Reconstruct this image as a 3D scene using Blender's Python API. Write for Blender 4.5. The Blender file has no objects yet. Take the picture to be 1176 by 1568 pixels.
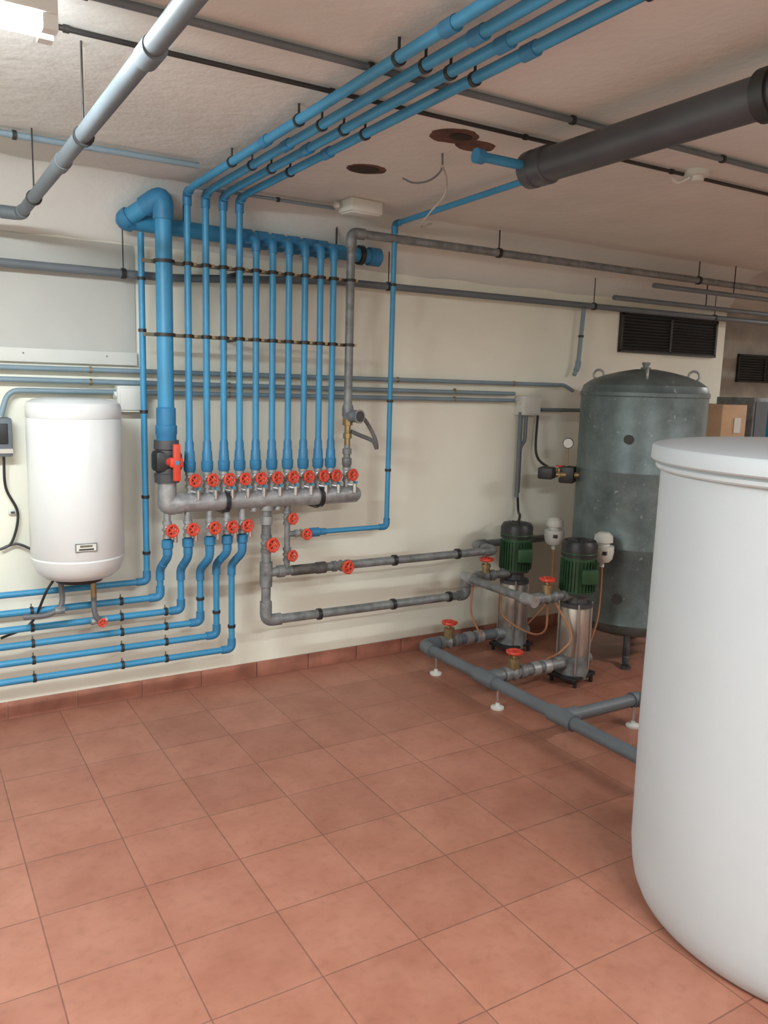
import bpy, bmesh, math, random
from mathutils import Vector as V, Matrix
random.seed(4)
scene=bpy.context.scene
COL=bpy.context.collection
# ------------------------------------------------------------------ materials
def newmat(name):
    m=bpy.data.materials.new(name);m.use_nodes=True
    return m,m.node_tree,m.node_tree.nodes["Principled BSDF"]
def simple(name,col,rough=.5,metal=0.,var=.12,scale=12.,bump=0.,bscale=60.,dist=.01):
    m,nt,b=newmat(name);N=nt.nodes;L=nt.links
    tc=N.new("ShaderNodeTexCoord");nz=N.new("ShaderNodeTexNoise");nz.inputs["Scale"].default_value=scale;nz.inputs["Detail"].default_value=3
    L.new(tc.outputs["Object"],nz.inputs["Vector"])
    rp=N.new("ShaderNodeValToRGB")
    rp.color_ramp.elements[0].position=.3;rp.color_ramp.elements[1].position=.7
    rp.color_ramp.elements[0].color=tuple(c*(1-var) for c in col)+(1,)
    rp.color_ramp.elements[1].color=tuple(min(1,c*(1+var)) for c in col)+(1,)
    L.new(nz.outputs["Fac"],rp.inputs["Fac"]);L.new(rp.outputs["Color"],b.inputs["Base Color"])
    b.inputs["Roughness"].default_value=rough;b.inputs["Metallic"].default_value=metal
    if bump>0:
        n2=N.new("ShaderNodeTexNoise");n2.inputs["Scale"].default_value=bscale;n2.inputs["Detail"].default_value=4
        L.new(tc.outputs["Object"],n2.inputs["Vector"])
        bp=N.new("ShaderNodeBump");bp.inputs["Strength"].default_value=bump;bp.inputs["Distance"].default_value=dist
        L.new(n2.outputs["Fac"],bp.inputs["Height"]);L.new(bp.outputs["Normal"],b.inputs["Normal"])
    return m
M={}
M['blue']=simple("blue_ppr",(.042,.255,.46),.42,0,.10,6)
M['blued']=simple("blue_fitting",(.032,.195,.38),.45,0,.10,8)
M['bluegray']=simple("conduit_bluegray",(.19,.27,.32),.45,0,.08,6)
M['graypvc']=simple("gray_pvc",(.125,.15,.17),.5,0,.1,6)
M['dark']=simple("dark_gray_pvc",(.060,.063,.070),.4,0,.12,5)
M['steel']=simple("galvanised_pipe",(.36,.38,.39),.42,.45,.22,25,.15,80)
M['steeld']=simple("aged_pipe",(.20,.215,.22),.5,.25,.30,22,.25,70)
M['oldsteel']=simple("dark_aged_sleeve",(.095,.088,.082),.6,.2,.35,22,.25,70)
M['brass']=simple("brass",(.36,.27,.14),.4,.7,.2,30)
M['chrome']=simple("chrome",(.6,.62,.64),.22,.9,.05,10)
M['red']=simple("red_handle",(.62,.06,.032),.4,0,.12,20)
M['black']=simple("black_plastic",(.018,.02,.022),.45,0,.15,10)
M['rail']=simple("black_rail",(.03,.03,.03),.5,.2,.2,10)
M['clamp']=simple("clamp_zinc",(.20,.18,.13),.45,.6,.3,30)
M['white']=simple("white_enamel",(.66,.69,.69),.3,0,.015,3)
M['whitep']=simple("white_plastic",(.64,.66,.62),.4,0,.03,8)
M['green']=simple("pump_green",(.03,.09,.04),.4,.1,.2,10)
M['stain']=simple("stainless",(.50,.49,.46),.28,.8,.1,8)
M['card']=simple("cardboard",(.50,.34,.21),.8,0,.08,10)
M['cable']=simple("orange_tube",(.42,.20,.10),.5,0,.1,10)
M['hose']=simple("gray_hose",(.12,.125,.13),.5,0,.1,10)
M['cablew']=simple("pale_cable",(.38,.35,.31),.6,0,.2,20)
M['rust']=simple("hole_brown",(.10,.045,.028),.9,0,.5,14,.5,30)
M['holed']=simple("hole_dark",(.03,.018,.012),.9,0,.4,14)
M['barrel']=simple("white_polyethylene",(.50,.555,.585),.5,0,.03,2.5,.12,12)
def tankmat():
    m,nt,b=newmat("tank_galvanised");N=nt.nodes;L=nt.links
    tc=N.new("ShaderNodeTexCoord");a=N.new("ShaderNodeTexNoise");a.inputs["Scale"].default_value=4.5;a.inputs["Detail"].default_value=7;a.inputs["Roughness"].default_value=.7
    L.new(tc.outputs["Object"],a.inputs["Vector"])
    rp=N.new("ShaderNodeValToRGB");e=rp.color_ramp.elements
    e[0].position=.34;e[0].color=(.085,.12,.125,1);e[1].position=.68;e[1].color=(.19,.25,.255,1)
    L.new(a.outputs["Fac"],rp.inputs["Fac"])
    v=N.new("ShaderNodeTexNoise");v.inputs["Scale"].default_value=34;v.inputs["Detail"].default_value=3
    L.new(tc.outputs["Object"],v.inputs["Vector"])
    r2=N.new("ShaderNodeValToRGB");r2.color_ramp.elements[0].position=.66;r2.color_ramp.elements[1].position=.76
    L.new(v.outputs["Fac"],r2.inputs["Fac"])
    mx=N.new("ShaderNodeMixRGB");mx.inputs["Color2"].default_value=(.36,.41,.41,1)
    L.new(r2.outputs["Color"],mx.inputs["Fac"]);L.new(rp.outputs["Color"],mx.inputs["Color1"]);L.new(mx.outputs["Color"],b.inputs["Base Color"])
    b.inputs["Metallic"].default_value=.25;b.inputs["Roughness"].default_value=.4
    return m
M['tank']=tankmat()
def tilemat():
    m,nt,b=newmat("terracotta_tiles");N=nt.nodes;L=nt.links
    tc=N.new("ShaderNodeTexCoord");mp=N.new("ShaderNodeMapping");L.new(tc.outputs["Object"],mp.inputs["Vector"])
    mp.inputs["Location"].default_value=(.03,.02,0)
    br=N.new("ShaderNodeTexBrick");br.offset=0;br.squash=1
    br.inputs["Scale"].default_value=1;br.inputs["Brick Width"].default_value=.315;br.inputs["Row Height"].default_value=.315
    br.inputs["Mortar Size"].default_value=.0026;br.inputs["Mortar Smooth"].default_value=.5
    br.inputs["Color1"].default_value=(.335,.142,.094,1);br.inputs["Color2"].default_value=(.39,.170,.113,1);br.inputs["Mortar"].default_value=(.20,.088,.06,1)
    L.new(mp.outputs["Vector"],br.inputs["Vector"])
    n=N.new("ShaderNodeTexNoise");n.inputs["Scale"].default_value=6;n.inputs["Detail"].default_value=6;n.inputs["Roughness"].default_value=.6
    L.new(tc.outputs["Object"],n.inputs["Vector"])
    rp=N.new("ShaderNodeValToRGB");e=rp.color_ramp.elements
    e[0].position=.33;e[0].color=(.88,.83,.81,1);e[1].position=.66;e[1].color=(1.06,1.10,1.12,1)
    L.new(n.outputs["Fac"],rp.inputs["Fac"])
    mx=N.new("ShaderNodeMixRGB");mx.blend_type='MULTIPLY';mx.inputs["Fac"].default_value=1
    L.new(br.outputs["Color"],mx.inputs["Color1"]);L.new(rp.outputs["Color"],mx.inputs["Color2"])
    n3=N.new("ShaderNodeTexNoise");n3.inputs["Scale"].default_value=30;n3.inputs["Detail"].default_value=4
    L.new(tc.outputs["Object"],n3.inputs["Vector"])
    r3=N.new("ShaderNodeValToRGB");r3.color_ramp.elements[0].position=.25;r3.color_ramp.elements[0].color=(.86,.84,.82,1);r3.color_ramp.elements[1].position=.5;r3.color_ramp.elements[1].color=(1,1,1,1)
    L.new(n3.outputs["Fac"],r3.inputs["Fac"])
    m2=N.new("ShaderNodeMixRGB");m2.blend_type='MULTIPLY';m2.inputs["Fac"].default_value=1
    L.new(mx.outputs["Color"],m2.inputs["Color1"]);L.new(r3.outputs["Color"],m2.inputs["Color2"]);L.new(m2.outputs["Color"],b.inputs["Base Color"])
    bp=N.new("ShaderNodeBump");bp.invert=True;bp.inputs["Strength"].default_value=.3;bp.inputs["Distance"].default_value=.003
    L.new(br.outputs["Fac"],bp.inputs["Height"]);L.new(bp.outputs["Normal"],b.inputs["Normal"])
    b.inputs["Roughness"].default_value=.42
    return m
M['tile']=tilemat()
M['wall']=simple("cream_paint",(.81,.81,.70),.7,0,.03,2.2,.12,25)
M['wallshade']=simple("painted_wall_shade",(.46,.47,.44),.75,0,.05,3,.12,25)  # darkened wall tone, shade put into the colour
M['conc']=simple("gray_concrete",(.36,.35,.31),.85,0,.2,5,.6,20)
M['ceil']=simple("rough_ceiling",(.66,.67,.63),.85,0,.07,1.6,.45,20,.010)
M['skirt']=simple("terracotta_skirting",(.34,.14,.095),.45,0,.25,9)
def emis(name,c,s,samp=True):
    m=bpy.data.materials.new(name);m.use_nodes=True;n=m.node_tree.nodes;n.clear()
    e=n.new("ShaderNodeEmission");o=n.new("ShaderNodeOutputMaterial");e.inputs[0].default_value=c+(1,);e.inputs[1].default_value=s
    m.node_tree.links.new(e.outputs[0],o.inputs[0])
    if not samp:
        try:m.cycles.emission_sampling='NONE'
        except Exception:pass
    return m
M['tubeA']=emis("fluorescent_tube",(.90,.97,1.),270)
M['tubeB']=emis("fluorescent_tube_dim",(1.,.98,.95),12,False)
# ------------------------------------------------------------------ mesh builder
def perp(d):
    d=d.normalized();a=V((0,0,1)) if abs(d.z)<.9 else V((1,0,0))
    u=d.cross(a).normalized();return u,d.cross(u).normalized()
class MB:
    def __init__(s,name): s.n=name;s.v=[];s.f=[];s.m=[];s.ms=[]
    def mi(s,k):
        if k not in s.ms:s.ms.append(k)
        return s.ms.index(k)
    def add(s,vs,fs,k):
        o=len(s.v);s.v+= [tuple(x) for x in vs];i=s.mi(k)
        for f in fs:s.f.append([a+o for a in f]);s.m.append(i)
    def rings(s,rings,k,cap=True):
        n=len(rings[0]);vs=[p for r in rings for p in r];fs=[]
        for i in range(len(rings)-1):
            for j in range(n):
                a=i*n+j;b=i*n+(j+1)%n;fs.append([a,b,b+n,a+n])
        if cap: fs.append(list(range(n))[::-1]);fs.append([(len(rings)-1)*n+j for j in range(n)])
        s.add(vs,fs,k)
    def lathe(s,p,ax,prof,k,seg=20):
        p=V(p);ax=V(ax).normalized();u,w=perp(ax);R=[]
        for t,r in prof:
            r=max(r,1e-4);c=p+ax*t
            R.append([c+u*(r*math.cos(2*math.pi*j/seg))+w*(r*math.sin(2*math.pi*j/seg)) for j in range(seg)])
        s.rings(R,k)
    def cyl(s,a,b,r,k,seg=16,r2=None):
        a=V(a);b=V(b);s.lathe(a,b-a,[(0,r),((b-a).length,r if r2 is None else r2)],k,seg)
    def tube(s,pts,r,k,seg=14,cap=True):
        pts=[V(p) for p in pts];R=[];u=None
        for i,p in enumerate(pts):
            t=(pts[min(i+1,len(pts)-1)]-pts[max(i-1,0)]).normalized()
            if u is None:u,_=perp(t)
            u=(u-t*u.dot(t)).normalized();w=t.cross(u)
            R.append([p+u*(r*math.cos(2*math.pi*j/seg))+w*(r*math.sin(2*math.pi*j/seg)) for j in range(seg)])
        s.rings(R,k,cap)
    def soft(s,pts,r,k,seg=8,n=8):
        P=[V(p) for p in pts];P=[P[0]*2-P[1]]+P+[P[-1]*2-P[-2]];o=[]
        for i in range(1,len(P)-2):
            for q in range(n):
                t=q/n;a,b,c,d=P[i-1],P[i],P[i+1],P[i+2]
                o.append(.5*((2*b)+(c-a)*t+(2*a-5*b+4*c-d)*t*t+(3*b-a-3*c+d)*t**3))
        o.append(P[-2]);s.tube(o,r,k,seg)
    def rnd(s,pts,bend):
        P=[V(p) for p in pts];o=[P[0]]
        for i in range(1,len(P)-1):
            a=(P[i-1]-P[i]);b=(P[i+1]-P[i]);la,lb=a.length,b.length;a.normalize();b.normalize()
            t=min(bend,la*.48,lb*.48);A=P[i]+a*t;B=P[i]+b*t
            for q in range(7):
                x=q/6;o.append(A*(1-x)**2+P[i]*2*x*(1-x)+B*x*x)
        o.append(P[-1]);return o
    def pipe(s,pts,r,k,fit=None,fr=1.32,bend=None,seg=16):
        bend=bend or r*2.0
        s.tube(s.rnd(pts,bend),r,k,seg)
        if fit:
            P=[V(p) for p in pts]
            for i in range(1,len(P)-1):
                a=(P[i-1]-P[i]);b=(P[i+1]-P[i])
                if a.angle(b)>2.9: continue
                L=min(r*3.4,a.length*.49,b.length*.49)
                s.tube(s.rnd([P[i]+a.normalized()*L,P[i],P[i]+b.normalized()*L],bend),r*fr,fit,seg)
    def torus(s,c,ax,R,r,k,seg=22,ss=8):
        c=V(c);u,w=perp(V(ax));ax=V(ax).normalized();vs=[];fs=[]
        for i in range(seg):
            d=u*math.cos(2*math.pi*i/seg)+w*math.sin(2*math.pi*i/seg)
            for j in range(ss):
                t=2*math.pi*j/ss;vs.append(c+d*(R+r*math.cos(t))+ax*(r*math.sin(t)))
        for i in range(seg):
            for j in range(ss):
                fs.append([i*ss+j,((i+1)%seg)*ss+j,((i+1)%seg)*ss+(j+1)%ss,i*ss+(j+1)%ss])
        s.add(vs,fs,k)
    def box(s,c,sz,k,rz=0,bev=.0,rot=None):
        bm=bmesh.new();bmesh.ops.create_cube(bm,size=1)
        bmesh.ops.scale(bm,vec=sz,verts=bm.verts)
        if bev>0:bmesh.ops.bevel(bm,geom=bm.edges[:],offset=bev,segments=2,affect='EDGES',profile=.5)
        R=rot or Matrix.Rotation(rz,3,'Z')
        bm.verts.index_update()
        s.add([V(c)+R@v.co for v in bm.verts],[[v.index for v in f.verts] for f in bm.faces],k);bm.free()
    def clamp(s,c,ax,r,k='clamp',w=.014): s.lathe(V(c)-V(ax).normalized()*w/2,ax,[(0,r*1.05),(0,r*1.28),(w,r*1.28),(w,r*1.05)],k,16)
    def wheel(s,c,ax,R,k='red'):
        c=V(c);ax=V(ax).normalized();s.torus(c,ax,R*.82,R*.22,k,20,8)
        u,w=perp(ax);s.lathe(c-ax*R*.22,ax,[(0,R*.25),(R*.44,R*.3),(R*.5,R*.12)],k,10)
        for i in range(5):
            a=math.pi*.4*i+.5;d=u*math.cos(a)+w*math.sin(a);s.cyl(c+d*R*.15,c+d*R*.8,R*.14,k,8);s.lathe(c+d*R*.86-ax*R*.2,ax,[(0,R*.14),(R*.1,R*.24),(R*.3,R*.24),(R*.4,R*.14)],k,8)
    def valve(s,c,ax,stem,r=.016,R=.03,L=.04,body='steeld',sl=.06):
        c=V(c);ax=V(ax).normalized();stem=V(stem).normalized();q=r*1.4
        s.lathe(c-ax*L,ax,[(0,q),(L*.4,q),(L*.45,r*1.1),(L*.75,r*1.15),(L,r*1.55),(L*1.25,r*1.15),(L*1.55,r*1.1),(L*1.6,q),(L*2,q)],body,12)
        s.lathe(c,stem,[(0,r*1.1),(sl*.55,r*1.0),(sl*.56,r*1.2),(sl*.72,r*1.2),(sl*.74,r*.5),(sl,r*.4)],'brass',10)
        s.wheel(c+stem*sl,stem,R)
    def make(s,parent=None):
        me=bpy.data.meshes.new(s.n);me.from_pydata(s.v,[],s.f);
        for k in s.ms:me.materials.append(M[k])
        for p,i in zip(me.polygons,s.m):p.material_index=i
        bm=bmesh.new();bm.from_mesh(me);bmesh.ops.recalc_face_normals(bm,faces=bm.faces)
        for f in bm.faces:f.smooth=True
        for e in bm.edges:
            if len(e.link_faces)!=2 or e.calc_face_angle(0)>.6:e.smooth=False
        bm.to_mesh(me);bm.free()
        o=bpy.data.objects.new(s.n,me);COL.objects.link(o)
        if parent:o.parent=parent
        return o
def empty(n):
    o=bpy.data.objects.new(n,None);COL.objects.link(o);return o
CNT={}
def nm(n):
    c=CNT.get(n,0);CNT[n]=c+1
    return n if c==0 else "%s.%03d"%(n,c)
# ------------------------------------------------------------------ room
CZ=2.475
def slab(n,x0,x1,y0,y1,z0,z1,k):
    b=MB(n);b.box(((x0+x1)/2,(y0+y1)/2,(z0+z1)/2),(x1-x0,y1-y0,z1-z0),k);return b.make()
slab("floor",-1.6,9.2,-7.1,1.7,-.1,0,'tile')
b=MB("ceiling");b.box((3.8,-2.7,CZ+.05),(10.8,8.8,.1),'ceil');
prof=[(-.30,CZ+.01),(-.24,CZ-.004),(-.18,CZ-.035),(-.12,CZ-.095),(-.06,CZ-.17),(-.012,2.235),(.0,2.22),(.02,2.22),(.02,CZ+.01)]
xs=[-1.5+i*.12 for i in range(58)];xs[-1]=5.35
R=[[V((x,y,z+(random.uniform(-.006,.006) if 1<=j<=6 else 0))) for j,(y,z) in enumerate(prof)] for x in xs];b.rings(R,'ceil')
b.make()
slab("wall_back",-1.6,5.35,0,.12,0,CZ,'wall')
slab("wall_return",5.25,5.35,.12,1.5,0,CZ,'conc')
slab("wall_recess",5.25,9.2,1.5,1.62,0,CZ,'conc')
slab("wall_left",-1.6,-1.5,-7.1,0,0,CZ,'wall')
slab("wall_right",9.1,9.2,-7.1,1.5,0,CZ,'wall')
slab("wall_front",-1.6,9.2,-7.1,-7,0,CZ,'wall')
slab("shade_upper_panel",-1.5,1.0,-.008,0,1.722,2.215,'wallshade')  # thin added sheet, paints the shade on the upper left wall
b=MB("baseboard_back");x=-1.5
while x<5.33:
    w=min(.31,5.35-x);b.box((x+w/2,-.006,.042),(w-.002,.012,.084),'skirt',0,.001);x+=.312
b.make()
b=MB("trim_cable_trunking");b.box((-.25,-.015,1.692),(2.5,.03,.062),'whitep',0,.003)
for q in(-.8,.1,.5,.86):b.cyl((q,-.03,1.70),(q,-.034,1.70),.004,'clamp',8)
b.make()
def vent(n,x0,x1,z0,z1,y,nl):
    b=MB(n);cx=(x0+x1)/2;cz=(z0+z1)/2
    b.box((cx,y-.008,cz),(x1-x0,.012,z1-z0),'black')
    for zz in(z0,z1):b.box((cx,y-.015,zz),(x1-x0+.02,.025,.02),'rail')
    for xx in(x0,cx,x1):b.box((xx,y-.015,cz),(.02,.025,z1-z0),'rail')
    for i in range(nl):
        z=z0+(i+.5)*(z1-z0)/nl;b.box((cx,y-.02,z),(x1-x0,.022,.004),'rail',rot=Matrix.Rotation(.6,3,'X'))
    b.make()
vent("ventilation_grille",4.24,5.22,1.88,2.13,0,12)
vent("ventilation_grille.001",7.6,8.5,1.75,2.02,1.5,10)
# ------------------------------------------------------------------ overhead blue pipes
RY=-.28
RX=[1.17,1.255,1.338,1.417,1.50,1.585,1.67,1.756,1.84,1.912]
PX=[1.150,1.232,1.312,1.392]
ZC=2.425
UN=[(0,.02),(.012,.028),(.05,.029),(.055,.025),(.10,.023),(.105,.020),(.14,.020),(.155,.0155)]
for i in range(4):
    b=MB(nm("blue_overhead_pipe"))
    b.pipe([(RX[i],RY,1.24),(RX[i],RY,ZC),(PX[i],RY-.16,ZC),(PX[i]-.01,-6.9,ZC)],.0155,'blue','blued',1.3,.035)
    for y in(-.9,-1.5,-2.1,-2.7,-3.6,-4.8):
        b.clamp((PX[i],y,ZC),(0,1,0),.0155,'rail');b.cyl((PX[i],y,ZC),(PX[i],y,CZ),.004,'rail',6)
    for y in(-1.25,-2.35):b.lathe((PX[i],y,ZC),(0,1,0),[(0,.0155),(0,.02),(.05,.02),(.05,.0155)],'blued',16)
    b.lathe((RX[i],RY,1.17),(0,0,1),UN,'blued',18)
    b.make()
for i in range(4,10):
    b=MB(nm("blue_riser_pipe"))
    b.pipe([(RX[i],RY,1.24),(RX[i],RY,2.262),(RX[i],-.15,2.272)],.0155,'blue','blued',1.35,.035)
    b.lathe((RX[i],RY,1.17),(0,0,1),UN,'blued',18)
    b.make()
b=MB("blue_header_pipe")
bx=1.062
b.pipe([(bx,RY,1.38),(bx,RY,2.405),(.925,-.145,2.30),(.99,-.135,2.298),(2.25,-.135,2.272)],.037,'blue','blued',1.22,.05,22)
b.lathe((bx,RY,1.32),(0,0,1),[(0,.045),(.03,.046),(.035,.049),(.07,.049),(.075,.044),(.15,.044),(.155,.037)],'blued',22)
b.lathe((2.13,-.135,2.2745),(1,0,0),[(0,.037),(0,.05),(.025,.05),(.025,.044)],'black',22)
b.lathe((2.19,-.135,2.273),(1,0,0),[(0,.037),(0,.047),(.065,.047),(.078,.03),(.08,0)],'blued',22)
b.clamp((bx,RY,1.80),(0,0,1),.037,'rail');b.clamp((bx,RY,2.12),(0,0,1),.037,'rail')
for i in range(4,10):b.lathe((RX[i]-.028,-.135,2.272+(2.25-RX[i])*.0215),(1,0,0),[(0,.037),(0,.044),(.056,.044),(.056,.037)],'blued',20)
for q in(1.2,2.0):b.cyl((q,-.135,2.29),(q,-.135,2.40),.005,'rail',6)
b.make()
b=MB("riser_support_rail")
for z in(1.80,2.12):
    b.box((1.50,RY+.03,z),(1.06,.010,.016),'clamp')
    for x in RX+[2.008]:
        b.clamp((x,RY,z),(0,0,1),.0165,'rail',.016);b.box((x+.03,RY+.005,z),(.014,.04,.012),'brass')
    for x in(1.46,):b.box((x,RY/2+.012,z),(.012,abs(RY)-.03,.012),'rail')
b.make()
ZL=[.64,.563,.487,.413,.335,.25]
OX=[1.06,1.158,1.265,1.353,1.431];CX=[1.065,1.165,1.262,1.345,1.425]
b=MB(nm("blue_branch_pipe"));b.pipe([(.99,-.17,2.25),(.99,-.17,.64),(-1.48,-.17,.64)],.0145,'blue','blued',1.3,.03)
for z in(.78,1.05,1.45,1.82,2.05):b.clamp((.99,-.17,z),(0,0,1),.0145,'rail')
b.make()
for i in range(5):
    z=ZL[i+1];x=OX[i];c=CX[i]-.02
    b=MB(nm("blue_branch_pipe"))
    b.pipe([(x,RY,.86),(x,RY,.775-.01*(i%3)),(c,-.20,.70-.01*(i%3)),(c,-.20,z),(-1.48,-.20,z)],.0155,'blue','blued',1.32,.035)
    b.lathe((x,RY,.86),(0,0,-1),[(0,.018),(.005,.027),(.04,.027),(.045,.022),(.075,.022),(.08,.0155)],'blued',18)
    for q in(-.6,0,.47,.86,1.07):
        if q<c-.05:
            b.clamp((q,-.2,z),(1,0,0),.0155,'rail')
            b.cyl((q,-.185,z-.012),(q,-.185,z+.03),.003,'clamp',6)
    if i>1:b.clamp((c,-.2,z+.12),(0,0,1),.0155,'rail')
    b.make()
# ------------------------------------------------------------------ manifold
man=empty("steel_manifold")
MZ=1.03
b=MB("header_body")
b.lathe((1.062,RY,MZ),(1,0,0),[(-.02,0),(-.02,.03),(0,.046),(.28,.046),(.28,.05),(.30,.05),(.30,.046),(.78,.046),(.78,.05),(.80,.05),(.80,.046),(1.0,.044),(1.02,.03),(1.025,0)],'steel',26)
b.pipe([(1.062,RY,1.16),(1.062,RY,1.02),(1.13,RY,1.02)],.043,'steel','steel',1.05,.04,22)
for x in(1.345,1.85):b.clamp((x,RY,MZ),(1,0,0),.046,'black',.02);b.box((x,-.135,MZ-.06),(.02,.25,.015),'clamp')
for x in RX+[2.008]:
    b.cyl((x,RY,MZ+.03),(x,RY,1.12),.016,'steel',14)
    b.cyl((x+.026,-.325,1.09),(x+.026,-.325,1.045),.011,'chrome',10);b.cyl((x,RY-.02,1.085),(x+.026,-.325,1.08),.007,'chrome',8);b.box((x+.026,-.332,1.098),(.012,.03,.01),'blue')
for x in OX:b.cyl((x,RY,MZ-.03),(x,RY,.93),.016,'steel',14);b.cyl((x+.026,-.32,.905),(x+.026,-.32,.85),.010,'chrome',10)
for x in(1.49,1.62):b.cyl((x,RY,.97),(x,RY,1.0),.02,'steel',12)
b.make(man)
b=MB("gate_valves")
for x in RX+[2.03]:b.valve((x if x<2 else 2.008,RY,1.135),(0,0,1),(.15,-1,.05),.016,.031,.038,'steel',.058)
for x in OX:b.valve((x,RY,.905),(0,0,1),(.15,-1,.05),.016,.031,.04,'steel',.055)
b.make(man)
b=MB("main_ball_valve")
b.lathe((bx,RY,1.13),(0,0,1),[(0,.045),(.0,.056),(.04,.058),(.045,.05),(.15,.05),(.155,.058),(.195,.056),(.195,.045)],'dark',24)
b.box((bx,RY,1.228),(.125,.10,.10),'black',0,.02)
b.cyl((bx,RY-.03,1.228),(bx+.012,RY-.085,1.228),.022,'red',16);b.box((bx+.02,RY-.09,1.228),(.034,.02,.17),'red',0,.006);b.box((bx+.02,RY-.085,1.228),(.06,.02,.045),'red',0,.006);b.cyl((bx+.02,RY-.1,1.228),(bx+.02,RY-.103,1.228),.01,'blue',12)
b.make(man)
b=MB("pressure_reducer")
b.lathe((2.008,RY,1.17),(0,0,1),[(0,.018),(.02,.026),(.05,.026),(.055,.018),(.07,.018),(.072,.024),(.10,.024),(.102,.016),(.12,.016)],'steeld',14)
b.lathe((2.008,RY,1.28),(0,0,1),[(0,.016),(.042,.016),(.044,.024),(.07,.024),(.072,.017),(.11,.017),(.112,.027),(.15,.028),(.152,.02)],'brass',8)
b.lathe((2.008,RY,1.42),(0,0,1),[(0,.02),(.02,.03),(.06,.03),(.08,.024)],'steeld',16)
b.cyl((2.008,RY+.01,1.44),(2.035,RY-.07,1.44),.032,'steeld',16);b.cyl((2.035,RY-.07,1.44),(2.038,RY-.08,1.44),.036,'chrome',18);b.cyl((2.038,RY-.08,1.44),(2.039,RY-.083,1.44),.028,'dark',18)
b.soft([(2.03,RY,1.44),(2.10,RY,1.43),(2.16,RY-.02,1.33),(2.175,RY-.02,1.27),(2.15,RY-.02,1.31),(2.08,RY,1.34),(2.03,RY,1.36)],.011,'hose')
b.make(man)
b=MB("gray_supply_pipe")
b.pipe([(2.008,RY,1.50),(2.008,RY,2.352),(7.5,RY,2.352)],.0215,'steeld','steeld',1.3,.05,18)
for x in(2.95,4.65,6.0):
    b.clamp((x,RY,2.352),(1,0,0),.0215,'black',.02);b.cyl((x,RY,2.37),(x,RY,CZ),.004,'rail',6)
for z in(1.80,2.12):b.clamp((2.008,RY,z),(0,0,1),.0215,'rail')
b.make()
b=MB("blue_supply_pipe")
b.pipe([(1.80,RY,.84),(2.262,RY,.84),(2.262,RY,ZC),(2.20,-1.62,ZC)],.0135,'blue','blued',1.3,.035)
b.lathe((1.80,RY,.84),(1,0,0),[(0,.018),(0,.024),(.05,.024),(.055,.018),(.09,.018)],'blued',16)
for z in(1.15,1.52,2.12):b.clamp((2.262,RY,z),(0,0,1),.0135,'rail')
b.make()
# lower steel loop
b=MB("steel_bypass_piping")
r=.024
b.pipe([(1.558,RY,1.0),(1.558,RY,.40),(2.82,RY,.395),(2.82,RY,.50),(2.82,-.84,.50),(3.06,-.84,.50)],r,'steeld','steeld',1.3,.05,18)
b.pipe([(1.558,RY,.65),(3.02,RY,.645),(3.02,-.09,.645),(3.6,-.09,.645)],r*.95,'steeld','steeld',1.3,.04,18)
b.cyl((2.82,-.30,.50),(3.12,-.30,.50),r,'steeld',16)
b.pipe([(1.672,RY,1.0),(1.672,RY,.65)],.015,'steeld')
b.cyl((1.672,RY,.84),(1.80,RY,.84),.015,'steeld',14)
for z in(.97,.90,.58,.46):b.lathe((1.558,RY,z),(0,0,1),[(0,r),(0,r*1.3),(.04,r*1.3),(.04,r)],'steel' if z>.8 else 'steeld',14)
for x in(1.54,1.62):b.lathe((x,RY,.65),(1,0,0),[(0,r),(0,r*1.32),(.035,r*1.32),(.035,r)],'steeld',14)
b.lathe((1.558,RY,.655),(0,0,1),[(-.05,r),(-.05,r*1.35),(.05,r*1.35),(.05,r)],'steeld',14)
b.lathe((1.70,RY,.648),(1,0,0),[(0,r),(0,r*1.15),(.14,r*1.15),(.14,r*1.3),(.19,r*1.3),(.19,r)],'oldsteel',16)
for x in(1.86,2.32,2.7):b.clamp((x,RY,.397),(1,0,0),r,'black',.02)
for x in(2.32,2.75):b.clamp((x,RY,.647),(1,0,0),r,'black',.02)
for y in(-.30,-.84):b.lathe((2.82,y-.045,.50),(0,1,0),[(0,r),(0,r*1.35),(.09,r*1.35),(.09,r)],'steel',16)
F=(.15,-1,.05)
b.valve((1.558,RY,.80),(0,0,1),F,.02,.036,.045,'steeld',.065)
b.valve((1.672,RY,.925),(0,0,1),F,.015,.029,.035,'steeld',.055)
b.valve((1.672,RY,.735),(0,0,1),F,.015,.029,.035,'steeld',.055)
b.valve((1.75,RY,.84),(1,0,0),F,.015,.029,.035,'steel',.055)
b.valve((1.985,RY,.648),(1,0,0),F,.021,.036,.05,'steeld',.065)
b.valve((2.95,-.30,.50),(1,0,0),(0,0,1),.024,.042,.06,'steeld',.10)
b.valve((2.94,-.84,.50),(1,0,0),(0,0,1),.024,.042,.06,'steeld',.10)
b.make()
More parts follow.
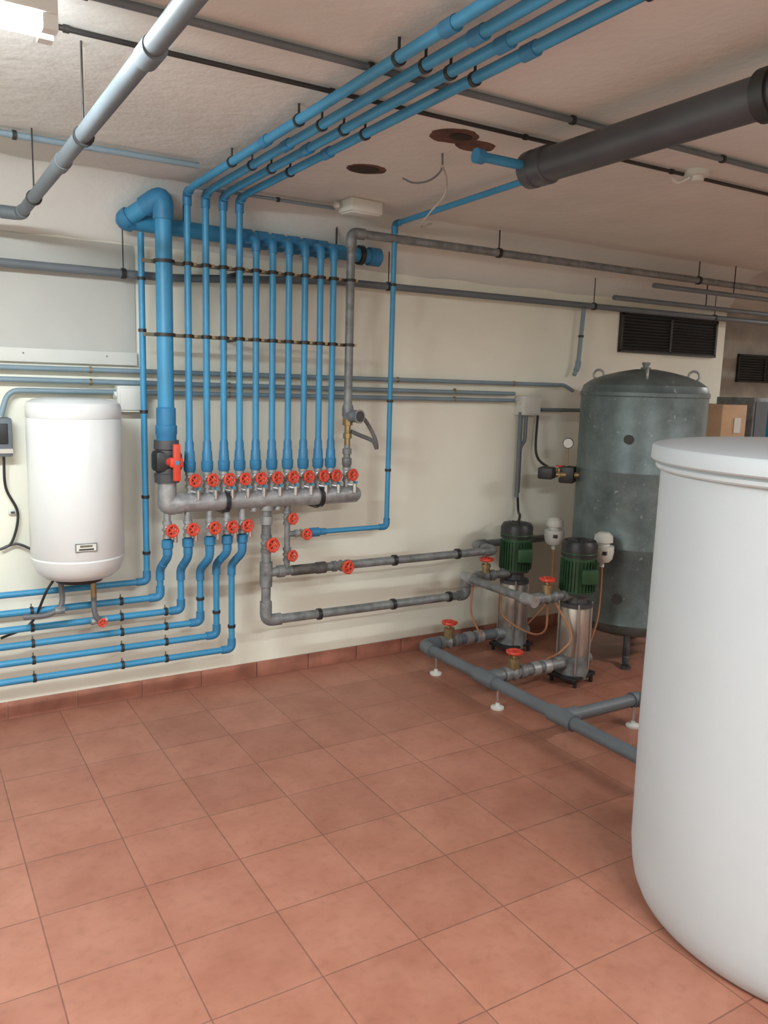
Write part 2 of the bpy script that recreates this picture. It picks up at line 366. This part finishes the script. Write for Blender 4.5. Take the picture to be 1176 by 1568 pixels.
# ------------------------------------------------------------------ floor suction piping
b=MB("floor_suction_piping");z=.12;r=.03
b.pipe([(3.10,-.27,z),(2.54,-.27,z),(2.54,-2.0,z)],r,'graypvc','graypvc',1.3,.05,20)
b.cyl((2.54,-.86,z),(3.06,-.86,z),r,'steeld',18)
b.pipe([(2.54,-1.42,z),(3.04,-1.42,z),(3.04,-1.52,z)],r,'graypvc','graypvc',1.25,.05,20)
for y in(-.86,-1.42):
    b.lathe((2.54,y-.075,z),(0,1,0),[(0,r),(0,r*1.3),(.15,r*1.3),(.15,r)],'graypvc',20);b.lathe((2.54,y,z),(1,0,0),[(0,r*1.3),(.08,r*1.3),(.08,r)],'graypvc',20)
for y,x0 in((-.27,2.72),(-.86,2.72)):
    b.valve((x0,y,z),(1,0,0),(0,0,1),.028,.044,.07,'steeld',.115)
    for q in(.12,.2):b.lathe((x0+q,y,z),(1,0,0),[(0,r),(0,r*1.3),(.045,r*1.3),(.045,r)],'steel',16)
for x,y in((2.50,-.42),(2.50,-.97),(2.95,-1.45)):
    b.cyl((x+.03,y,.01),(x+.03,y,z-.02),.007,'chrome',8);b.lathe((x+.03,y,0),(0,0,1),[(0,.034),(.01,.034),(.018,.012),(.03,.01)],'whitep',18)
b.make()
# ------------------------------------------------------------------ pumps
def pump(n,x,y):
    e=empty(n);b=MB("pump_body")
    b.lathe((x,y,.03),(0,0,1),[(0,.07),(.0,.085),(.03,.088),(.06,.08),(.13,.082)],'steeld',24)
    b.cyl((x-.13,y,.12),(x+.12,y,.12),.035,'steeld',16)
    b.lathe((x,y,.16),(0,0,1),[(0,.078),(.005,.08),(.27,.08),(.275,.078)],'stain',28)
    for a in range(4):
        t=math.pi/4+a*math.pi/2+.2;q=(x+.088*math.cos(t),y+.088*math.sin(t));b.cyl((q[0],q[1],.04),(q[0],q[1],.46),.006,'chrome',8)
        b.cyl((q[0]+.02*math.cos(t),q[1]+.02*math.sin(t),0),(q[0]+.02*math.cos(t),q[1]+.02*math.sin(t),.06),.011,'black',8)
    b.box((x,y,.045),(.22,.17,.022),'black',.2,.005)
    b.lathe((x,y,.435),(0,0,1),[(0,.08),(0,.09),(.02,.09),(.025,.06),(.065,.055),(.07,.085),(.08,.09),(.085,.07)],'dark',24)
    b.cyl((x-.1,y,.50),(x,y,.50),.03,'steeld',14)
    b.make(e);b=MB("motor")
    b.lathe((x,y,.515),(0,0,1),[(0,.08),(0,.086),(.2,.086),(.2,.08)],'green',28)
    for a in range(32):
        t=2*math.pi*a/32;b.box((x+.09*math.cos(t),y+.09*math.sin(t),.61),(.016,.004,.17),'green',t)
    b.lathe((x,y,.715),(0,0,1),[(0,.088),(.0,.097),(.065,.097),(.085,.085),(.088,.04),(.088,0)],'black',28)
    b.box((x-.02,y-.105,.62),(.09,.05,.08),'green',-.5,.008);b.torus((x,y,.735),(0,0,1),.097,.004,'green')
    for a in range(14):
        t=2*math.pi*a/14;b.box((x+.05*math.cos(t),y+.05*math.sin(t),.804),(.03,.006,.006),'dark',t)
    b.make(e)
    return e
pump("booster_pump",3.19,-.28);pump("booster_pump.001",3.15,-.85)
def pswitch(n,x,y,z,tgt):
    b=MB(n);b.lathe((x,y,z),(0,0,1),[(-.11,.013),(-.08,.013),(-.078,.04),(-.06,.055),(-.02,.062),(.012,.06),(.014,.036),(.03,.036),(.035,.053),(.07,.05),(.088,.03),(.09,0)],'whitep',20)
    b.box((x-.03,y-.042,z-.02),(.03,.03,.02),'dark',.3)
    b.soft([(x,y,z-.09),(x+.005,y,z-.25),(x-.03,y-.02,z-.42),tgt],.006,'cable');b.make()
pswitch("pressure_switch",3.36,-.82,.735,(3.24,-.86,.14))
pswitch("pressure_switch.001",3.42,-.36,.745,(3.27,-.30,.14))
b=MB("pump_hose")
b.soft([(2.86,-.3,.47),(2.83,-.33,.30),(2.86,-.4,.17)],.006,'cable')
b.soft([(3.07,-.3,.40),(3.0,-.42,.28),(3.05,-.6,.22),(2.98,-.8,.30),(2.95,-.84,.45)],.006,'cable')
b.soft([(3.0,-.84,.47),(3.06,-.92,.30),(2.98,-.93,.22),(2.95,-.86,.16)],.006,'cable')
b.make()
b=MB("pump_power_cable")
b.soft([(3.37,-.06,.92),(3.33,-.12,.84),(3.24,-.24,.84),(3.2,-.28,.80)],.008,'black')
b.soft([(3.5,-.06,1.46),(3.47,-.10,1.20),(3.49,-.2,1.12),(3.46,-.30,1.10)],.008,'black')
b.make()
# ------------------------------------------------------------------ pressure tank
tx,ty,tr=3.823,-.62,.364
e=empty("pressure_tank");b=MB("vessel")
P=[(.15,0),(.152,.12),(.17,.25),(.21,.335),(.25,tr-.002),(.255,tr),(.262,tr+.003),(.27,tr)]
for k in(.70,1.14):P+= [(k,tr),(k+.004,tr+.002),(k+.012,tr+.002),(k+.016,tr)]
P+=[(1.575,tr),(1.58,tr+.006),(1.60,tr+.006),(1.605,tr),(1.64,tr-.012),(1.67,tr-.055),(1.70,tr-.13),(1.722,tr-.22),(1.737,.06),(1.739,0)]
b.lathe((tx,ty,0),(0,0,1),P,'tank',64);b.make(e)
b=MB("tank_fittings")
b.lathe((tx,ty,1.728),(0,0,1),[(0,.03),(.02,.03),(.02,.018),(.035,.018),(.035,.024),(.05,.024),(.05,0)],'steeld',16)
for a in(2.2,3.9,5.4):
    cx,cyy=tx+.27*math.cos(a),ty+.27*math.sin(a);b.torus((cx,cyy,1.70),(-math.sin(a),math.cos(a),0),.03,.007,'steel')
for a in(.6,2.2,3.9,5.2):
    x,y=tx+.25*math.cos(a),ty+.25*math.sin(a);dx,dy=math.cos(a),math.sin(a)
    b.soft([(x,y,.24),(x+.03*dx,y+.03*dy,.12),(x+.02*dx,y+.02*dy,.05),(x+.08*dx,y+.08*dy,.015)],.02,'dark');b.cyl((x+.08*dx,y+.08*dy,0),(x+.08*dx,y+.08*dy,.015),.03,'dark',12)
a=math.atan2(-3.99-ty,-tx)-.17
d=V((math.cos(a),math.sin(a),0));b.cyl(V((tx,ty,1.34))+d*(tr-.02),V((tx,ty,1.34))+d*(tr+.02),.026,'rail',14);b.cyl(V((tx,ty,.42))+d*(tr-.02),V((tx,ty,.42))+d*(tr+.015),.03,'dark',14)
b.pipe([(3.50,-.45,1.10),(3.38,-.38,1.10)],.018,'brass')
b.box((3.46,-.40,1.10),(.09,.09,.10),'black',.6,.01);b.box((3.33,-.36,1.11),(.10,.09,.07),'black',.6,.01)
b.valve((3.41,-.38,1.10),(1,.5,0),(0,0,1),.014,.02,.03,'brass',.05)
b.cyl((3.45,-.40,1.15),(3.45,-.40,1.27),.006,'brass',8);b.cyl((3.45,-.40,1.29),(3.43,-.42,1.29),.032,'black',18);b.cyl((3.43,-.42,1.29),(3.4285,-.4215,1.29),.028,'whitep',18)
b.make(e)
# ------------------------------------------------------------------ barrel
bxx,by,R0=2.41,-2.72,.575
e=empty("white_storage_tank");b=MB("tank_shell")
b.lathe((bxx,by,0),(0,0,1),[(0,R0-.055),(.006,R0-.040),(.02,R0-.027),(.05,R0-.014),(.09,R0-.006),(.15,R0),(.55,R0+.004),(.9,R0+.002),(1.35,R0),(1.38,R0-.002),(1.39,R0-.01)],'barrel',96);b.make(e)
b=MB("lid");b.lathe((bxx,by,0),(0,0,1),[(1.375,R0-.02),(1.375,R0+.012),(1.38,R0+.016),(1.39,R0+.016),(1.393,R0+.010),(1.397,R0+.010),(1.400,R0+.026),(1.405,R0+.031),(1.44,R0+.030),(1.447,R0+.026),(1.451,R0+.012),(1.457,R0-.03),(1.462,.4),(1.464,.2),(1.465,0)],'barrel',96);b.make(e)
# ------------------------------------------------------------------ heater
hx,hy,hr=.665,-.26,.197
e=empty("water_heater");b=MB("heater_body")
b.lathe((hx,hy,0),(0,0,1),[(.715,0),(.717,.10),(.725,.145),(.75,.175),(.79,.192),(.815,hr),(.822,hr-.004),(.828,hr),(1.42,hr),(1.425,hr-.003),(1.43,hr),(1.47,hr),(1.49,hr-.007),(1.503,hr-.03),(1.51,hr-.08),(1.512,0)],'white',64);b.make(e)
b=MB("heater_fittings")
b.lathe((hx,hy,.70),(0,0,1),[(0,0),(0,.10),(.02,.11),(.02,0)],'black',24)
fa=math.atan2(-3.99-hy,-hx)+.16
d=V((math.cos(fa),math.sin(fa),0));Rm=Matrix.Rotation(fa+math.pi/2,3,'Z')
b.box(V((hx,hy,.885))+d*(hr+.0),(.088,.008,.036),'steeld',rot=Rm);b.box(V((hx,hy,.885))+d*(hr+.003),(.080,.008,.028),'whitep',rot=Rm);b.box(V((hx,hy,.892))+d*(hr+.006),(.05,.006,.008),'clamp' ,rot=Rm);b.box(V((hx,hy,.878))+d*(hr+.006),(.06,.006,.006),'black',rot=Rm)
b.box((hx,-.055,1.35),(.3,.09,.04),'white');b.box((hx,-.055,.95),(.3,.09,.04),'white')
b.pipe([(hx+.06,hy,.72),(hx+.06,hy,.60)],.013,'brass');b.soft([(hx+.06,hy,.62),(hx+.06,hy-.02,.54),(hx+.09,hy-.02,.49)],.012,'hose')
b.valve((hx+.08,hy,.50),(1,0,0),(.15,-1,0),.012,.02,.035,'steel',.045)
b.soft([(hx-.08,hy,.72),(hx-.08,hy-.01,.60),(hx-.14,hy-.02,.56),(hx-.24,hy-.02,.56)],.012,'hose')
b.lathe((hx-.11,hy-.02,.575),(1,0,0),[(0,.012),(0,.017),(.04,.017),(.04,.012)],'steeld',10)
b.soft([(hx-.10,hy,.72),(hx-.14,hy,.66),(hx-.2,-.18,.5),(hx-.32,-.15,.44)],.006,'black')
b.make(e)
b=MB("timer_switch_box");b.box((.375,-.045,1.33),(.12,.09,.17),'graypvc',0,.008);b.box((.375,-.09,1.345),(.085,.01,.09),'black',0,.004);b.box((.385,-.09,1.27),(.10,.012,.02),'chrome');b.make()
b=MB("power_cable");b.soft([(.40,-.05,1.24),(.405,-.03,1.10),(.45,-.03,.98),(.42,-.03,.85),(.37,-.03,.82),(.44,-.03,.84),(.52,-.05,.80)],.006,'black');b.make()
b=MB("cable_outlet");b.box((.43,-.012,.985),(.035,.02,.02),'whitep',0,.004);b.box((.43,-.02,.985),(.018,.014,.01),'dark',0,.002);b.make()
# ------------------------------------------------------------------ conduits & boxes
def clips(b,xs,zs,y=-.05,r=.012):
    for x in xs:
        for z in zs:b.clamp((x,y,z),(1,0,0),r,'brass',.01);b.box((x,y/2,z),(.008,abs(y),.008),'rail')
ec="electrical_conduit"
b=MB(nm(ec));b.pipe([(-1.48,-.05,1.635),(3.72,-.05,1.635),(3.80,-.05,1.60)],.012,'bluegray');clips(b,[.78,1.45,2.45,3.3],[1.635]);b.make()
b=MB(nm(ec));b.pipe([(-1.48,-.05,1.59),(3.31,-.05,1.572)],.012,'bluegray');clips(b,[.78,1.45,2.4,2.85],[1.58]);b.make()
b=MB(nm(ec));b.pipe([(1.02,-.05,1.535),(3.31,-.05,1.53)],.012,'bluegray');clips(b,[1.45,2.4,2.85],[1.533]);b.make()
b=MB(nm(ec));b.pipe([(.89,-.05,1.535),(.43,-.05,1.535),(.395,-.05,1.42)],.012,'bluegray',None,1,.05);b.make()
b=MB(nm(ec));b.pipe([(3.36,-.06,1.46),(3.36,-.06,.92)],.014,'graypvc');b.pipe([(3.405,-.06,1.46),(3.405,-.06,1.28),(3.37,-.06,1.24),(3.37,-.06,.95)],.011,'graypvc');b.make()
b=MB(nm(ec));b.pipe([(3.52,-.05,1.475),(4.2,-.05,1.475)],.012,'graypvc');b.make()
b=MB(nm(ec));b.pipe([(3.84,-.06,2.13),(3.82,-.06,1.76),(3.79,-.06,1.70)],.014,'bluegray','bluegray');b.clamp((3.83,-.06,1.95),(0,0,1),.014,'rail');b.make()
def jbox(n,x,z,w,h):
    b=MB(n);b.box((x,-.04,z),(w,.08,h),'whitep',0,.006);b.box((x,-.083,z),(w-.02,.01,h-.02),'whitep',0,.004)
    for sx in(-1,1):b.cyl((x+sx*w/2,-.05,z+.02),(x+sx*(w/2+.012),-.05,z+.02),.018,'whitep',12)
    b.make()
jbox("junction_box",.955,1.505,.125,.125);jbox("junction_box.001",3.43,1.50,.15,.12)
up="gray_overhead_pipe"
b=MB(nm(up));b.pipe([(-1.48,-.08,2.075),(1.15,-.08,2.075),(2.0,-.085,2.135),(7.5,-.09,2.155)],.019,'graypvc');
for x,z in((.3,2.075),(.93,2.075),(2.35,2.137),(3.9,2.142),(5.1,2.147)):
    b.clamp((x,-.085,z),(1,0,0),.019,'black',.018);b.cyl((x,-.085,z),(x,-.085,2.32),.003,'rail',6)
b.make()
b=MB(nm(up));b.pipe([(4.2,-.30,2.28),(8.5,-.30,2.28)],.016,'graypvc');b.cyl((5,-.3,2.28),(5,-.3,CZ),.004,'rail',6);b.make()
b=MB(nm(up));b.pipe([(4.0,-.16,2.20),(8.5,-.16,2.20)],.016,'graypvc');b.cyl((4.9,-.16,2.2),(4.9,-.16,2.4),.004,'rail',6);b.make()
# ------------------------------------------------------------------ overhead services
b=MB("gray_drain_pipe");b.pipe([(-1.48,-.36,2.235),(.47,-.36,2.235),(.475,-6.9,2.26)],.0215,'graypvc','graypvc',1.2,.05,20)
for y in(-1.3,-2.3):b.lathe((.473,y,2.24),(0,1,0),[(0,.0215),(0,.026),(.07,.026),(.07,.0215)],'graypvc',20)
for y in(-.7,-1.6,-2.9):b.clamp((.473,y,2.238),(0,1,0),.0215,'rail');b.cyl((.473,y,2.25),(.473,y,CZ),.003,'rail',6)
b.make()
def rail(n,y,z,r,k,x0=-1.48,x1=9.0):
    b=MB(n);b.pipe([(x0,y,z),(x1,y,z)],r,k)
    x=x0+.4
    while x<x1:b.clamp((x,y,z),(1,0,0),r*1.1,'rail',.014);x+=.75
    b.make()
rail(nm(ec),-1.69,2.462,.007,'rail');rail(nm(ec),-1.92,2.460,.010,'graypvc')
rail(nm(ec),-.66,2.452,.012,'bluegray',-1.48,1.1)
rail(nm(ec),-.30,2.452,.008,'bluegray',1.2,1.9)
b=MB("dark_drain_pipe");b.cyl((1.93,-1.78,2.35),(1.93,-6.9,2.35),.055,'dark',32)
b.lathe((1.93,-1.70,2.35),(0,-1,0),[(0,0),(0,.052),(.01,.062),(.04,.063),(.045,.057),(.06,.057),(.065,.063),(.11,.063),(.115,.055)],'dark',32)
b.lathe((1.93,-2.60,2.35),(0,-1,0),[(0,.055),(0,.066),(.04,.066),(.04,.055)],'rail',32)
for y in(-2.62,-4.2):b.cyl((1.93,y,2.4),(1.93,y,CZ),.006,'rail',6)
b.make()
b=MB("blue_drain_branch");b.cyl((1.70,-1.73,2.355),(1.90,-1.73,2.355),.016,'blue',16);b.lathe((1.68,-1.73,2.355),(1,0,0),[(0,0),(0,.024),(.03,.024),(.03,.016)],'blued',16);b.make()
def patch(n,blobs):
    b=MB(n)
    for x,y,rx,ry,k,dz in blobs:
        sg=26
        ring=[V((x+rx*(1+random.uniform(-.05,.05))*math.cos(2*math.pi*i/sg),y+ry*(1+random.uniform(-.05,.05))*math.sin(2*math.pi*i/sg),CZ-dz)) for i in range(sg)]
        top=[V((p.x,p.y,CZ+.01)) for p in ring];b.rings([top,ring],k)
    b.make()
patch("ceiling_hole",[(1.71,-.95,.085,.07,'rust',.002),(1.70,-.945,.065,.052,'holed',.004)])
patch("ceiling_hole.001",[(1.74,-1.52,.09,.08,'rust',.002),(1.87,-1.47,.08,.06,'rust',.0025),(1.76,-1.53,.045,.035,'holed',.004)])
b=MB("junction_box.002");b.box((1.98,-.42,CZ-.03),(.18,.12,.06),'whitep',.1,.006);b.box((1.98,-.42,CZ-.063),(.16,.10,.008),'whitep',.1,.003);b.cyl((1.87,-.40,CZ-.03),(1.85,-.40,CZ-.03),.014,'whitep',10);b.make()
b=MB("loose_cable");b.soft([(1.83,-1.32,CZ),(1.84,-1.3,2.42),(1.80,-1.28,2.38),(1.75,-1.25,2.37),(1.71,-1.23,2.385)],.004,'hose')
b.soft([(1.83,-1.32,2.43),(1.90,-1.25,2.41),(1.93,-1.2,2.36),(1.90,-1.15,2.30),(1.95,-1.0,2.27),(2.04,-.95,2.30)],.0042,'cablew');b.make()
b=MB("smoke_detector");b.lathe((2.78,-1.72,CZ),(0,0,-1),[(0,.05),(.02,.05),(.022,.03),(.04,.028),(.042,0)],'whitep',20);b.soft([(2.74,-1.72,CZ-.03),(2.70,-1.70,CZ-.05),(2.66,-1.7,CZ-.04)],.006,'whitep');b.make()
# ------------------------------------------------------------------ far shelf, box, blue vessel
b=MB("steel_shelf")
for x in(4.62,5.60):
    for y in(-.15,-.60):b.box((x,y,.61),(.035,.035,1.22),'steeld')
for z in(.3,1.2):b.box((5.11,-.375,z),(1.02,.49,.03),'steeld')
b.make()
b=MB("cardboard_box");b.box((4.80,-.38,1.377),(.30,.30,.32),'card',.1,.003);b.box((4.80,-.38,1.538),(.06,.30,.002),'brass',.1);b.box((4.85,-.531,1.40),(.08,.004,.10),'whitep',.1);b.make()
b=MB("metal_cabinet");b.box((5.12,-.36,1.402),(.16,.3,.37),'steeld',0,.005);b.box((5.12,-.515,1.40),(.13,.01,.32),'graypvc');b.make()
b=MB("blue_expansion_vessel");b.lathe((5.42,-.42,1.217),(0,0,1),[(0,.08),(.02,.09),(.03,.115),(.08,.13),(.27,.13),(.34,.10),(.37,.04),(.40,.02),(.40,0)],'blue',28);b.make()
# ------------------------------------------------------------------ lights
def lamp(n,x,y,z,k,L=1.2,W=0,col=(1,1,1)):
    e=empty(n);b=MB("batten")
    c=V((x,y,z));q=V((0,1,0));d=V((1,0,0));b.box(c+V((0,0,.035)),(L,.10,.05),'whitep',0,.004)
    for t in(-1,1):b.cyl((x+t*L*.35,y,z+.05),(x+t*L*.35,y,CZ),.004,'rail',6)
    for s in(-1,1):
        b.cyl(c+q*.03*s-d*(L/2-.03),c+q*.03*s+d*(L/2-.03),.013,k,12)
        for t in(-1,1):b.box(c+q*.03*s+d*t*(L/2-.015),(.03,.03,.04),'whitep')
    b.make(e)
    if W:
        l=bpy.data.lights.new("lamp_light",'AREA');l.shape='RECTANGLE';l.size=L;l.size_y=.1;l.energy=W;l.color=col
        o=bpy.data.objects.new("lamp_light",l);COL.objects.link(o);o.location=(x,y,z-.02);o.parent=e
lamp("fluorescent_lamp",-.29,-2.03,2.33,'tubeA',1.25)
lamp("fluorescent_lamp.001",1.0,-4.9,2.40,'tubeB',1.2,125,(.97,.99,1))
lamp("fluorescent_lamp.002",4.6,-3.6,2.40,'tubeB',1.2,70,(1,.99,.96))  # unseen fixture, added to light the right side
lamp("fluorescent_lamp.003",7.2,-.8,2.40,'tubeB',1.2,40,(1,.98,.94))  # another added fixture out of view, lights the recess end
w=bpy.data.worlds.new("w");scene.world=w;w.use_nodes=True;w.node_tree.nodes["Background"].inputs[0].default_value=(.5,.5,.5,1);w.node_tree.nodes["Background"].inputs[1].default_value=.1
# ------------------------------------------------------------------ camera
yaw,pit,rol=[math.radians(a) for a in(31.17,8.891,1.585)]
cy,sy,cp,sp=math.cos(yaw),math.sin(yaw),math.cos(pit),math.sin(pit)
f=V((sy*cp,cy*cp,-sp));r=V((cy,-sy,0));u=r.cross(f)
r,u=r*math.cos(rol)+u*math.sin(rol),u*math.cos(rol)-r*math.sin(rol)
cam=bpy.data.cameras.new("camera");cam.sensor_fit='HORIZONTAL';cam.sensor_width=36;cam.lens=1744.5/1659*36;cam.clip_start=.02
co=bpy.data.objects.new("camera",cam);COL.objects.link(co)
m=Matrix((( r.x,u.x,-f.x,0),(r.y,u.y,-f.y,-3.99),(r.z,u.z,-f.z,1.6),(0,0,0,1)));co.matrix_world=m
scene.camera=co
scene.view_settings.view_transform='Standard'
scene.view_settings.exposure=.08
